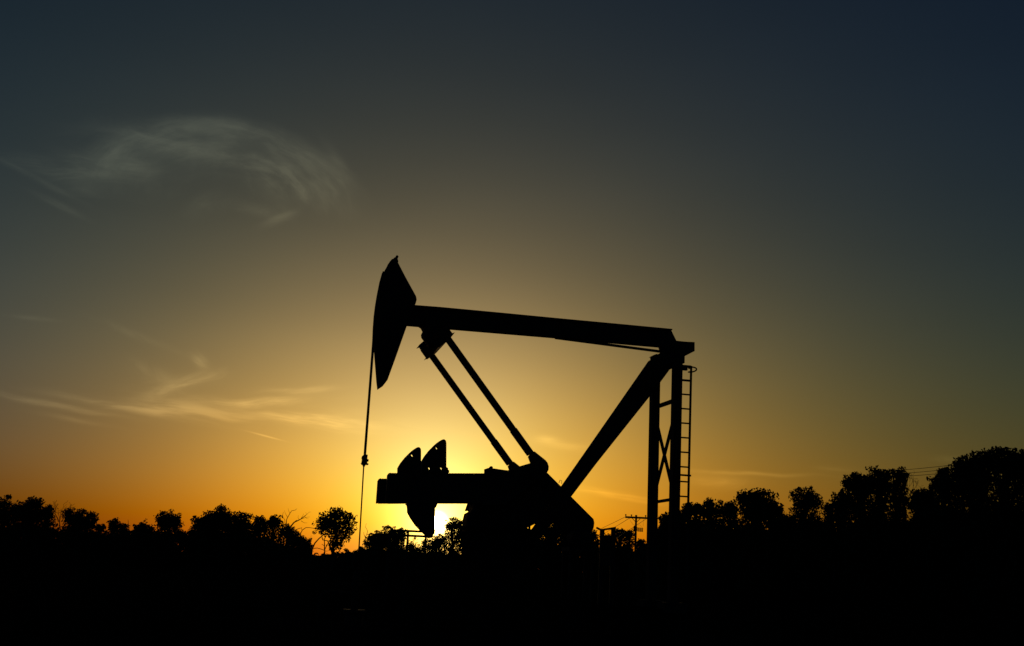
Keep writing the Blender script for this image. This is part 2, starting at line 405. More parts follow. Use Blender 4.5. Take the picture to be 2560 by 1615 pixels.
for s_ in (-1, 1):
    if s_ == -1: pl = fo
    else:
        off = (pb_f.x - pb_n.x, pb_f.z - pb_n.z); pl = [(p[0] + off[0], p[1] + off[1]) for p in fo]
    wp = plate('wrist_bearing', pl, s_ * WP - .14, s_ * WP + .14, IRON, pj)
    c_ = P(1340, 1170, -WP); c_ = Vector((c_[0] + (0 if s_ < 0 else off[0]), 0, c_[1] + (0 if s_ < 0 else off[1])))
    MB().tube([Vector((c_.x, s_ * (WP + .14), c_.z)), Vector((c_.x, s_ * (WP + .18), c_.z))], .12, 16).build('wrist_cap', IRON, wp)

cv = .98
def crank(v, x0, yt0, yb0, tag_near):
    """crank arm with its toothed edges; outline traced in pixels on its own plane"""
    t = .16
    ua, z0 = P(x0 + 5, yt0, v); z1 = P(x0 + 5, yb0, v)[1]; ua = P(x0, 1200, v)[0]
    pr = P(1210, 1184, -cv); pl_ = P(973, 1183, -cv); sl_ = (pr[1] - pl_[1]) / (pr[0] - pl_[0])
    ue = pr[0]; us = np.linspace(ua + .06, ue, 124)
    top = [(float(u), z0 + sl_ * (float(u) - ua) - (.016 if i % 2 else 0)) for i, u in enumerate(us)]
    bot = [(float(u), z1 + sl_ * (float(u) - ua) + (.014 if i % 2 else 0)) for i, u in enumerate(us[::-1])]
    hump = [P(x_, y_, -cv) for x_, y_ in ((1221, 1171), (1244, 1174), (1266, 1177), (1298, 1166), (1325, 1158), (1340, 1155), (1362, 1166), (1362, 1188), (1340, 1200), (1262, 1262), (1200, 1263))]
    if v > 0: hump = [(p[0], p[1] - .07) for p in hump]
    pl = [(ua, z0 - .05), (ua + .03, z0)] + top + hump + bot + [(ua, z1 + .01)]
    c = plate('crank', pl, v - t, v + t, IRON, pj, bev=.003)
    return c
cv = .98
cn = crank(-cv, 968, 1183, 1260, 1)
cf_ = crank(cv, 945, 1197, 1260, 0)
# pad and knob on the near crank
plate('hub_pad', sil([(1210, 1184), (1210, 1175), (1214, 1172), (1221, 1169.5), (1244.5, 1172), (1244.5, 1184)], -cv - .1, -cv + .1), -cv - .1, -cv + .1, IRON, cn)
kb = P3(1227.5, 1169.5, -cv); MB().tube([kb + Vector((0, -.05, 0)), kb + Vector((0, .05, 0))], .04, 12).build('knob', IRON, cn)
WT = [(1054.8, 1183), (1054.8, 1153), (1062.7, 1139.5), (1074.6, 1124.7), (1086.4, 1112.8), (1094, 1106), (1100, 1101.8), (1105, 1099.8), (1109, 1100.6), (1112, 1104), (1113, 1110), (1113, 1169), (1117, 1171), (1117.5, 1176), (1120, 1177), (1120, 1183)]
def weight(par, dx, dy, v, sc=1.0, flip=None, holes=True):
    t = .20
    if flip is None: pts = [P(x, y, -cv) for x, y in WT]
    else: pts = [P(x, y, -cv) for x, y in flip]
    base = min(p[1] for p in pts) if flip is None else max(p[1] for p in pts)
    hol = []
    hp = [(1091, 1121), (1072.5, 1171.5), (1102.5, 1171.5)] if flip is None else [(1062, 1300)]
    for x, y in hp:
        c = P(x, y, -cv); hol.append(circle(c[0] + dx, c[1] + dy, .045, 10))
    pl = [(p[0] + dx, p[1] + dy) for p in pts]
    return plate('counterweight', pl, v - t, v + t, IRON, par, holes=hol if holes else ())
weight(cn, 0, 0, -cv)
# the far pair sits further out along its crank
ref = P(1054.8, 1183, -cv); fr = P(995, 1197.5, cv)
weight(cf_, fr[0] - ref[0], fr[1] - ref[1], cv)
LW = [(1014, 1260), (1018, 1262.5), (1019.5, 1270), (1019.8, 1280.7), (1027, 1294.5), (1039, 1312.3), (1052.8, 1327), (1064.7, 1338.5), (1070, 1344), (1075, 1345.5), (1079.5, 1342), (1081, 1334), (1081, 1272), (1083.5, 1272.5), (1084.5, 1270), (1086, 1266), (1088, 1260)]
weight(cn, 0, 0, -cv, flip=LW, holes=False)
ref = P(1018, 1262, -cv); fr = P(1026, 1262, cv)
weight(cf_, fr[0] - ref[0], fr[1] - ref[1] + .02, cv, flip=LW, holes=False)

# gear reducer, its stand, shaft, guard and motor
RV = .62
rd = sil([(1172, 1225), (1190, 1196), (1300, 1184), (1352, 1192), (1376, 1222), (1362, 1272), (1343, 1301), (1329, 1303), (1318, 1320), (1314, 1330), (1156, 1330), (1155, 1304), (1159.5, 1285), (1169, 1280), (1172, 1272)], -RV, RV)
red = plate('gear_reducer', rd, -RV, RV, IRON, pj, bev=.02)
shf = P(1262, 1215, -cv)
MB().tube([(shf[0], -1.2, shf[1]), (shf[0], 1.2, shf[1])], .15, 20).build('crankshaft', IRON, red)
for i in range(7):
    uu = rd[10][0] + .12 + i * .27
    MB().box((uu, -RV - .03, .0 + P(1200, 1300)[1]), (.02, .03, .28)).build('rib', IRON, red)
st = MB(); zt = min(p[1] for p in rd) + .12
ul, ur = rd[10][0], rd[9][0]
st.box(((ul + ur) / 2, 0, zt - .03), ((ur - ul) / 2 + .08, RV + .08, .03))
for s_ in (-1, 1):
    st.box(((ul + ur) / 2, s_ * (RV - .05), (zt + .95) / 2 - .04), ((ur - ul) / 2, .03, (zt - .95) / 2 - .03))
st.build('reducer_stand', DARK_STEEL, pj)
GV = 1.62
def off_line(t, p):      # along / across the guard, pixels
    dx_, dy_ = .707, .7072; return (1366 + dx_ * t - dy_ * p, 1184 + dy_ * t + dx_ * p)
gp = [off_line(t, p) for t, p in [(-30, 4), (0, 0), (161, 0), (169, 5), (176, 14), (180, 24), (183, 36), (182, 52), (174, 66), (160, 74), (-28, 74), (-44, 60), (-50, 38), (-44, 16)]]
gd = plate('belt_guard', [P(x, y, GV) for x, y in gp], GV - .17, GV + .17, PAINT, pj, bev=.015)
h_ = P3(1400, 1203, GV); MB().tube([h_ + Vector((-.03, 0, -.05)), h_ + Vector((.0, 0, .03)), h_ + Vector((.05, 0, .02)), h_ + Vector((.05, 0, -.07))], .008, 6).build('lifting_eye', PAINT, gd)
mo = P3(1446, 1345, 1.0); mt = MB()
mt.tube([mo + Vector((0, -.38, 0)), mo + Vector((0, -.30, 0)), mo + Vector((0, .28, 0)), mo + Vector((0, .36, 0))], [.19, .25, .25, .20], 20)
mtr = mt.build('electric_motor', PAINT, pj, False)
MB().box(mo + Vector((0, -.02, .29)), (.11, .12, .06)).build('terminal_box', PAINT, mtr)
MB().tube([mo + Vector((0, .36, 0)), (mo.x, GV, mo.z)], .04, 10).build('motor_shaft', CABLE, mtr)
mk = MB(); mk.box((mo.x, mo.y - .05, mo.z - .31), (.36, .42, .05))
for a_ in (-.3, .3):
    for b_ in (-.4, .3): mk.beam((mo.x + a_, mo.y + b_, .9), (mo.x + a_, mo.y + b_, mo.z - .36), .08, .08)
mk.build('motor_stand', PAINT, pj)
# long skid
sk_ = MB()
for s_ in (-1, 1):
    sk_.ibeam((-2.6, s_ * .72, .50), (4.9, s_ * .72, .50), .56, .24)
    sk_.box((1.2, s_ * 0, .82), (.1, .6, .08))
for uu in (-2.5, -1.2, .2, 1.6, 3.0, 4.6):
    sk_.box((uu, 0, .45), (.07, .70, .14))
sk_.build('base_skid', DARK_STEEL, pj)

# ladder on the near leg
ld_v = -LV - .20
def LP(x, y): return P3(x, y, ld_v)
a = LP(1728.0, 915); b = LP(1720.5, 1262); sl = (b - a); z_end = 1.2
bot = a + sl * ((a.z - z_end) / (a.z - b.z))
rail_w = .34
lad = MB().beam(a, bot, .050, .04).build('ladder', PAINT, pj)
MB().beam(a + Vector((-rail_w, 0, 0)), bot + Vector((-rail_w, 0, 0)), .050, .04).build('side_rail', PAINT, lad)
ys = [985.5, 1021, 1057.6, 1093.2, 1130, 1167, 1203.4, 1240.7]
zs = [LP(1718, y + 1).z for y in ys]; step = (zs[0] - zs[-1]) / 7
zz = zs[0]; k = 0
while zz > z_end + .1:
    t_ = (a.z - zz) / (a.z - bot.z); c = a.lerp(bot, t_)
    MB().beam(c, c + Vector((-rail_w, 0, 0)), .038, .03).build('rung', PAINT, lad); zz -= step
for y_, th_ in ((916, .065), (951, .05), (1188, .045)):
    c = LP(1724, y_ + 1); 
    MB().beam(c + Vector((.03, -.01, 0)), c + Vector((-rail_w - .06, -.01, 0)), th_, .05).build('standoff_bracket', PAINT, lad)
c = LP(1712, 921); MB().box(c, (.06, .05, .05)).build('clamp', PAINT, lad)
c = LP(1727, 926)
ring = [c + Vector((.16 * math.sin(t), -.14 + .14 * -math.cos(t) + .14, .045 * math.cos(t))) for t in np.linspace(0, math.pi, 11)]
MB().tube([c + Vector((-.05, .02, .05))] + [q + Vector((-.01, 0, .02)) for q in ring] + [c + Vector((-.02, 0, -.04))], .019, 8).build('hoop', PAINT, lad, True)

# wellhead below the rod
wv = rb.copy(); w0 = O + Uv * wv.x; wh = empty('wellhead', (w0[0], w0[1], 0), TH)
tag(wh, 'low wellhead under the polished rod at the left end of the pump', 'wellhead')
MB().tube([(0, 0, .0), (0, 0, .35)], .22, 16).build('casing_head', IRON, wh)
MB().tube([(0, 0, .35), (0, 0, .42)], .28, 16).build('bolted_flange', IRON, wh)
MB().tube([(0, 0, .42), (0, 0, 1.0)], .09, 14).build('tubing', IRON, wh)
MB().tube([(0, 0, 1.0), (0, 0, 1.08), (0, 0, 1.3), (0, 0, 1.36)], [.13, .10, .08, .05], 14).build('stuffing_box', IRON, wh)
MB().tube([(-.1, 0, .8), (-.75, 0, .8), (-.85, 0, .7), (-.85, 0, .1)], .045, 10).build('flow_line', IRON, wh)
vh = MB().tube([(-.45, 0, .8), (-.45, 0, 1.0)], .02, 8); vh.tube([(-.45 + .12 * math.cos(t), .12 * math.sin(t), 1.0) for t in np.linspace(0, 2 * math.pi, 15)], .014, 6)
vh.build('valve_wheel', IRON, wh)

# pipe guard rail left of the weights
gr = empty('guard_rail', tuple(O), TH); tag(gr, 'two-bar pipe guard rail with rounded corner beside the lowest counterweight', 'guard rail')
gv = -1.9
def G(x, y): return P3(x, y, gv)
p1 = G(975, 1325.5); p2 = G(1054, 1329); p3 = G(1059.5, 1330.5); p4 = G(1063.8, 1334.5); p5 = G(1064.5, 1341)
MB().tube([p1, p2, p3, p4, p5, Vector((p5.x, gv, .1))], .027, 8).build('top_rail', PAINT, gr, True)
MB().tube([G(975, 1336.8), G(1064.5, 1341.2)], .027, 8).build('middle_rail', PAINT, gr, True)
for x in (975, 1020.5):
    t_ = G(x, 1325.5 + (x - 975) * .044); MB().tube([t_, Vector((t_.x, gv, .1))], .027, 8).build('post', PAINT, gr, True)

# control rack right of the unit, standing further back
def rack():
    D = 44.0; a = at(1503, 1326, D); b = at(1537, 1320, D)
    r = empty('control_rack', (a.x, D, 0)); tag(r, 'small post-mounted electrical rack with sloping top between belt guard and utility pole', 'control rack')
    def q(x, y, dy=0): p = at(x, y, D); return Vector((p.x - a.x, dy, p.z))
    A = q(1500, 1325.5); Bp = q(1539, 1319.5)
    MB().beam(A, Bp, .07, .30).build('top_board', PAINT, r)
    MB().beam(q(1491, 1319), q(1502, 1324.5), .06, .25).build('end_flap', PAINT, r)
    for x0, x1 in ((1500, 1511), (1528, 1538.5)):
        c0 = q(x0, 1326); c1 = q(x1, 1326); m_ = (c0.x + c1.x) / 2; zt_ = A.z + (Bp.z - A.z) * (m_ - A.x) / (Bp.x - A.x) - .02
        MB().box((m_, 0, zt_ / 2), ((c1.x - c0.x) / 2, .1, zt_ / 2)).build('post', PAINT, r)
    c0 = q(1500, 1338); c1 = q(1538, 1338)
    MB().box(((c0.x + c1.x) / 2, -.16, c0.z - .55), ((c1.x - c0.x) / 2, .05, .55)).build('panel_box', PAINT, r)
rack()

# ------------------------------------------------------------------ utility poles and wires
def pole(x, ytop, D, w_px=5.2, yaw=0, label='', h_extra=0):
    sc = D / F
    tp = at(x, ytop, D); o = empty('utility_pole', (tp.x, D, 0), yaw); tag(o, label, 'utility pole', 'utility poles carrying the thin wires')
    r = w_px * sc / 2
    MB().tube([(0, 0, 0), (0, 0, tp.z)], [r * 1.35, r * .95], 12).build('pole', WOOD, o, True)
    zc = tp.z - 6.5 * sc; hw = 27 * sc
    ca = MB().box((0, -r * 1.2, zc), (hw, 2.0 * sc, 2.3 * sc)).build('crossarm', WOOD, o)
    for s_ in (-1, 1):
        MB().beam((s_ * 10 * sc, -r * 1.2, zc - 2 * sc), (0, -r * 1.1, zc - 12 * sc), 1.4 * sc, .8 * sc).build('arm_brace', PAINT, o)
    for k_ in (-26, -12, 23):
        MB().tube([(k_ * sc, -r * 1.2, zc + 1.5 * sc), (k_ * sc, -r * 1.2, zc + 4 * sc), (k_ * sc, -r * 1.2, zc + 4.5 * sc), (k_ * sc, -r * 1.2, zc + 7 * sc)], [1.0 * sc, 1.0 * sc, 2.0 * sc, 1.6 * sc], 10).build('insulator', PORC, o)
    return o, tp, zc, sc
D1 = 105.0
p1o, tp1, zc1, sc1 = pole(1590.5, 1287.5, D1, label='wooden utility pole with crossarm seen left of the rear leg of the pump')
# fuse bank and transformer on the pole
tr = MB().tube([(-1.5 * sc1, 0, zc1 - 34 * sc1), (-1.5 * sc1, 0, zc1 - 31 * sc1), (-1.5 * sc1, 0, zc1 - 22 * sc1), (-1.5 * sc1, 0, zc1 - 19 * sc1)], [3.2 * sc1, 4.6 * sc1, 4.4 * sc1, 2.0 * sc1], 14)
tr.build('transformer', PAINT, p1o)
fb = MB()
for k_ in range(4):
    z_ = zc1 - (24.5 + k_ * 2.5) * sc1
    fb.beam((3 * sc1, 0, z_), (17.5 * sc1, -.1, z_ - 1.0 * sc1), 1.5 * sc1, .12)
for x_ in (6, 11, 16): fb.beam((x_ * sc1, -.04, zc1 - 24 * sc1), (x_ * sc1, -.04, zc1 - 34 * sc1), .8 * sc1, .05)
fb.build('fuse_bank', PAINT, p1o)
lw = MB()
lw.tube([(-16 * sc1, 0, zc1 - 3 * sc1), (-13 * sc1, 0, zc1 - 10 * sc1), (-8 * sc1, 0, zc1 - 16 * sc1), (-3 * sc1, 0, zc1 - 18 * sc1)], .22 * sc1, 5)
lw.tube([(18 * sc1, 0, zc1 - 3 * sc1), (18 * sc1, 0, zc1 - 20 * sc1)], .2 * sc1, 5)
lw.tube([(4 * sc1, 0, zc1 - 18 * sc1), (10 * sc1, 0, zc1 - 17 * sc1), (16 * sc1, 0, zc1 - 24 * sc1)], .2 * sc1, 5)
lw.build('lead_wire', CABLE, p1o)
def wire(a, b, sag, r, label, n=24):
    pts_ = []
    for i in range(n + 1):
        t = i / n; p = Vector(a).lerp(Vector(b), t); p.z -= sag * 4 * t * (1 - t); pts_.append(p)
    o = MB().tube([p - Vector(a) for p in pts_], r, 5).build('power_wire', CABLE); o.location = a
    return tag(o, label, 'wire', 'power wires strung between the poles')
# wires leaving the pole away to the left: next pole stands 60 m on, hidden by the trees
for k_, dxe, lb in ((-26, 0, 'upper of three thin wires falling left from the crossarm of the lone pole'), (-12, 1, 'middle of three thin wires falling left from the crossarm of the lone pole'), (23, 2, 'lowest of three thin wires falling left from the crossarm of the lone pole')):
    a = Vector((tp1.x + k_ * sc1, D1, zc1 + (1 if k_ < 20 else -3) * sc1))
    b = at(1380 + dxe * 45, 1374 + dxe * 5, D1 + 90)
    wire(a, b, .15, .020, lb)
pole(2160, 1186, 135, label='wooden utility pole mostly hidden behind the tall tree at the right', yaw=.3)
for i_, (ya, yb, lb) in enumerate(((1176, 1127, 'top wire of the three crossing the gap between the two tallest right-hand trees'), (1184, 1139, 'middle wire of the three crossing the gap between the two tallest right-hand trees'), (1191, 1150, 'bottom wire of the three crossing the gap between the two tallest right-hand trees'))):
    wire(at(2200, ya + 3, 134), at(2620, yb, 112), .25, .026, lb)

# ------------------------------------------------------------------ trees
rg = np.random.default_rng(11)
def leaf_mesh(name, centers, size, m, parent, rs):
    """many small four-sided leaf clumps, each a folded pair of triangles"""
    n = len(centers); s = size * rs.uniform(.6, 1.35, n)[:, None]
    a = rs.normal(size=(n, 3)); a /= np.linalg.norm(a, axis=1)[:, None]
    b = rs.normal(size=(n, 3)); b -= a * (a * b).sum(1)[:, None]; b /= np.linalg.norm(b, axis=1)[:, None]
    c = np.cross(a, b)
    v0 = centers - a * s; v1 = centers + b * s * .62 + c * s * .2; v2 = centers + a * s; v3 = centers - b * s * .62 + c * s * .2
    V = np.stack([v0, v1, v2, v3], 1).reshape(-1, 3); base = np.arange(n)[:, None] * 4
    Fc = np.concatenate([base + np.array([[0, 1, 2]]), base + np.array([[0, 2, 3]])], 0)
    me = bpy.data.meshes.new(name); me.vertices.add(len(V)); me.vertices.foreach_set('co', V.ravel())
    me.loops.add(Fc.size); me.loops.foreach_set('vertex_index', Fc.ravel().astype(np.int32))
    me.polygons.add(len(Fc)); me.polygons.foreach_set('loop_start', np.arange(len(Fc), dtype=np.int32) * 3)
    me.polygons.foreach_set('loop_total', np.full(len(Fc), 3, np.int32)); me.update(); me.validate()
    return link(name, me, m, parent)
def limb(mb, a, b, r0, r1, rs, n=5, wob=.08):
    a = np.array(a, float); b = np.array(b, float); ln = np.linalg.norm(b - a); pts_ = []; rr_ = []
    for i in range(n + 1):
        t = i / n; p = a + (b - a) * t
        if 0 < i < n: p = p + rs.normal(size=3) * ln * wob * .5
        pts_.append(Vector(p)); rr_.append(r0 + (r1 - r0) * t)
    mb.tube(pts_, rr_, 6); return pts_
def tree(x, ytop, hw, D, label, lobes=None, kind=0, dens=1.0, leaf=None, base_px=None, name='broadleaf_tree', group='trees along the far edge of the field', open_=.0, seed=None, mat_i=None, flat=.8):
    """x, ytop, hw: where the crown stands in the photo (px), D: metres away, foot on the ground"""
    rs = np.random.default_rng(seed if seed is not None else int(x * 7 + ytop))
    sc = D / F; tp = at(x, ytop, D); H = tp.z; w = hw * sc
    o = empty(name, (tp.x, D, 0)); tag(o, label, 'tree', group)
    ch = min(H * .92, base_px * sc) if base_px else min(H * .86, 1.9 * w)          # crown height
    cz0 = H - ch; skirt = lobes is None
    # lobes: round clumps spread over the crown's envelope
    if lobes is None:
        n = int(14 + hw / 5); lobes = []
        for i in range(n):
            phi = rs.uniform(0, 2 * math.pi); zz_ = rs.uniform(-.5, 1.0)
            rad = math.sqrt(max(0, 1 - max(zz_, 0) ** 2)); e = rs.uniform(.55, 1.10)
            lobes.append((e * rad * math.cos(phi), e * math.sin(phi) * rad * .8, zz_ * e, rs.uniform(.15, .40)))
        for q_ in ((0, 0, .25, .62), (-.35, .1, -.1, .55), (.38, -.1, -.05, .55), (0, 0, -.5, .6)): lobes.append(q_)
    C_ = []; A_ = w; Bz = ch / 2; leaf_s = (leaf if leaf else 3.0) * sc
    cz = cz0 + Bz; rmean = min(A_, Bz * 1.1)
    for lx, ly, lz, lr in lobes:
        r = lr * rmean; r = max(r, leaf_s * 2)
        c = np.array([lx * max(A_ - r * .55, 0.1), ly * A_ * .8, cz + lz * max(Bz - r * .8, .1)])
        n = int(dens * 4.2 * (r / leaf_s) ** 2)
        d = rs.normal(size=(n, 3)); d /= np.linalg.norm(d, axis=1)[:, None]
        rad = r * (rs.uniform(0, 1, n) ** .42)[:, None]
        bump = (1 + .22 * np.sin(d[:, :1] * 5 + lx * 9) * np.cos(d[:, 2:3] * 6 + ly * 7))
        C_.append(c + d * rad * bump * np.array([1, 1, flat]))
    if skirt and cz0 > .5:                                   # lower boughs and suckers down to the ground
        top_ = cz0 + Bz * 1.0; n = int(dens * 3.3 * 2 * w * top_ / leaf_s ** 2)
        zz_ = rs.uniform(0, 1, n) * top_; q_ = rs.uniform(-1, 1, size=(n, 2)) * (1 - .25 * rs.uniform(0, 1, (n, 1)))
        f_ = .88 * np.sqrt(np.clip(1 - (np.maximum(zz_ - cz0 - Bz * .3, 0) / (Bz * .9)) ** 2, 0, 1))
        C_.append(np.stack([(.06 * math.sin(x) * w + q_[:, 0] * w * f_) * (.97 + .15 * np.sin(zz_ * 2.3 + x)), q_[:, 1] * w * f_, zz_], 1))
    C_ = np.concatenate(C_)
    C_[:, 2] *= (H - .3 * leaf_s) / np.sort(C_[:, 2])[-6]; C_ = C_[C_[:, 2] > .15]
    mb = MB(); r0 = max(.035 * H, .10)
    tw = limb(mb, (0, 0, 0), (rs.normal() * .05 * A_, 0, cz0 + ch * .45), r0, r0 * .45, rs, 6, .05)
    for lx, ly, lz, lr in lobes[:12]:
        s0 = tw[rs.integers(2, 6)]
        e_ = (lx * A_ * .9, ly * A_ * .75, cz + lz * Bz * .9)
        if e_[2] < s0.z - .2 * H: continue
        limb(mb, s0, e_, r0 * .38, r0 * .08, rs, 5, .10)
    mb.build('trunk', BARK, o, True)
    leaf_mesh('crown', C_, leaf_s, LEAFS[kind if mat_i is None else mat_i], o, rs)
    return o
def bare(x, ybase, D, strokes, label, group='bare dead trees', name='dead_tree', w=1.0):
    """a leafless tree given by its branches as pixel polylines with start/end thickness"""
    f = at(x, ybase, D); o = empty(name, (f.x, D, 0)); tag(o, label, 'tree', group)
    sc = D / F; rs = np.random.default_rng(int(x))
    tk = MB(); bn = MB()
    for i, (pl, r0, r1) in enumerate(strokes):
        pp = []
        for j, (px_, py_) in enumerate(pl):
            q_ = at(px_, py_, D); yy = .35 * math.sin(px_ * .11) * math.cos(py_ * .13)
            pp.append(Vector((q_.x - f.x, yy, q_.z)))
        rr_ = [max((r0 + (r1 - r0) * j / (len(pp) - 1)) * sc * w, .008) for j in range(len(pp))]
        (tk if i == 0 else bn).tube(pp, rr_, 6)
        if i and len(strokes) <= 6: MB().tube(pp, rr_, 6).build('branch', DEAD, o, True)
    p0 = strokes[0][0][0]; q_ = at(*p0, D); tk.tube([(q_.x - f.x, 0, q_.z), (q_.x - f.x + .05, 0, 0)], [strokes[0][1] * sc * w, strokes[0][1] * sc * 1.3 * w], 8)
    tk.build('trunk', DEAD, o, True)
    if bn.v and len(strokes) > 6: bn.build('branches', DEAD, o, True)
    return o
def twigs(px_, py_, ang, ln, n, seed, depth=2):
    """small recursive twig strokes in pixels"""
    rs = np.random.default_rng(seed); out = []
    def go(x, y, a, l, d):
        pts_ = [(x, y)]
        for i in range(3):
            a += rs.normal() * .22; x += math.cos(a) * l / 3; y -= math.sin(a) * l / 3; pts_.append((x, y))
        out.append((pts_, .55 * (.6 ** (depth - d)), .2))
        if d > 0:
            for k_ in range(n):
                j = rs.integers(1, 4); go(*pts_[j], a + rs.choice([-1, 1]) * rs.uniform(.4, 1.0), l * rs.uniform(.45, .7), d - 1)
    go(px_, py_, ang, ln, depth); return out

DL = 205.0
LT = [  # x, top y, half width, distance, label
 (16, 1237, 46, DL, 'tree cut by the left edge of the photo, broad and lobed', 0),
 (84, 1242, 48, DL - 6, 'tall flat-topped tree, second from the left edge', 0),
 (121, 1262, 22, DL + 9, 'small rounded tree on the right shoulder of the flat-topped left tree', 1),
 (188, 1269, 28, DL - 4, 'ragged tree right of the feathery sapling near the left edge', 1),
 (218, 1274, 34, DL + 5, 'sprawling tree with loose twiggy right side, left of the lowest dip', 1),
 (252, 1310, 14, DL + 14, 'low bush at the foot of the ragged left tree', 1),
 (290, 1296, 20, DL + 20, 'small round-topped tree standing alone in the dip of the left treeline', 0),
 (310, 1310, 18, DL + 26, 'low bush left of the thin spike in the left treeline', 0),
 (362, 1301, 30, DL, 'low rounded tree just right of the dip in the left treeline', 0),
 (424, 1275, 36, DL - 8, 'domed tree with small gaps, right of the dip in the left treeline', 0),
 (500, 1291, 26, DL - 2, 'narrow tree between the domed tree and the highest left tree', 0),
 (546, 1261, 46, DL - 10, 'highest tree in the middle of the left treeline', 0),
 (602, 1277, 40, DL - 4, 'wide tree on the right shoulder of the highest left tree', 0),
 (652, 1289, 30, DL - 12, 'rounded tree left of the bare forked branches', 0),
 (688, 1287, 24, DL - 16, 'smooth-topped tree touching the bare forked branches', 0),
 (722, 1310, 26, DL - 30, 'leafy clump below the bare forked branches', 1),
 (744, 1331, 22, DL - 34, 'small leafy tree with gaps right of the bare forked branches', 1),
 (762, 1344, 22, DL - 36, 'pointed low bush left of the lone tree', 2),
]
for x, y, hw, D, lb, kd in LT: tree(x, y, hw, D, lb, kind=kd, leaf=2.6, dens=1.0)
# the lone round tree beside the rod
lone = [(-.05, 0, .80, .34), (.12, 0, .82, .26), (.5, 0, .62, .36), (.75, 0, .45, .32), (.80, 0, .12, .30), (.72, .1, -.20, .30), (.6, 0, -.52, .26), (.0, 0, .45, .5), (-.5, 0, .45, .40), (-.75, 0, .10, .34), (-.62, 0, -.18, .32), (-.25, 0, -.05, .5), (.3, 0, .05, .5), (.15, 0, -.42, .38), (-.35, -.2, .2, .45), (.05, .2, -.8, .28), (.3, 0, -.95, .2), (.0, 0, -1.05, .26), (.35, 0, -.75, .24), (-.9, 0, -.32, .12)]
tree(841, 1268, 57, 150, 'lone full round tree just left of the hanging rod', lobes=lone, kind=0, leaf=3.0, dens=1.1, base_px=108, seed=5)
tree(868, 1372, 16, 150, 'knee-high leafy bush at the foot of the hanging rod', kind=1, leaf=2.2, dens=.8, name='bush', group='bushes in front of the far treeline')
for x, y, hw, D, lb, kd, le, de in [
 (905, 1366, 18, 150, 'low dark bush under the thin bare sapling', 1, 2.2, 1.1),
 (930, 1362, 22, 148, 'low bush between the bare sapling and the domed bush', 1, 2.2, 1.2),
 (956, 1314, 42, 150, 'domed leafy tree between the hanging rod and the lowest counterweight', 0, 2.6, 1.25),
 (996, 1318, 26, 146, 'right half of the leafy pair crossed by the guard rail', 0, 2.6, 1.15),
 (1040, 1344, 36, 140, 'lacy bush full of light specks below the guard rail', 1, 1.8, .62),
 (1076, 1346, 24, 142, 'sparse bush directly under the tip of the lowest counterweight', 1, 1.8, .6),
 (1100, 1335, 22, 146, 'low bush just below the sun', 1, 2.0, .8),
 (1133, 1293, 23, 150, 'feathery-topped tree just right of the sun', 1, 2.0, .85),
 (1165, 1305, 30, 152, 'tree behind the left foot of the gear reducer', 0, 2.4, 1.0),
 (1215, 1298, 40, 150, 'tree hidden behind the gear reducer', 0, 2.6, 1.0),
 (1278, 1298, 30, 150, 'tree behind the foot of the front leg', 0, 2.6, 1.0),
 (1378, 1296, 34, 142, 'speckled tree showing under the belt guard', 0, 2.4, 1.15),
 (1426, 1306, 32, 144, 'tree behind the lower end of the belt guard', 0, 2.4, 1.1),
 (1480, 1322, 24, 150, 'low tree right of the belt guard, behind the electrical rack', 0, 2.6, .9),
 (1522, 1334, 16, 160, 'thin shrub seen through the opening of the electrical rack', 1, 1.8, .5),
 (1552, 1321, 20, 150, 'rounded tree right of the electrical rack', 0, 2.4, .9),
 (1572, 1324, 16, 152, 'small tree left of the lone utility pole', 0, 2.4, .9),
 (1602, 1347, 18, 148, 'low bush at the foot of the lone utility pole', 1, 2.4, .85)]:
    tree(x, y, hw, D, lb, kind=kd, leaf=le, dens=de)
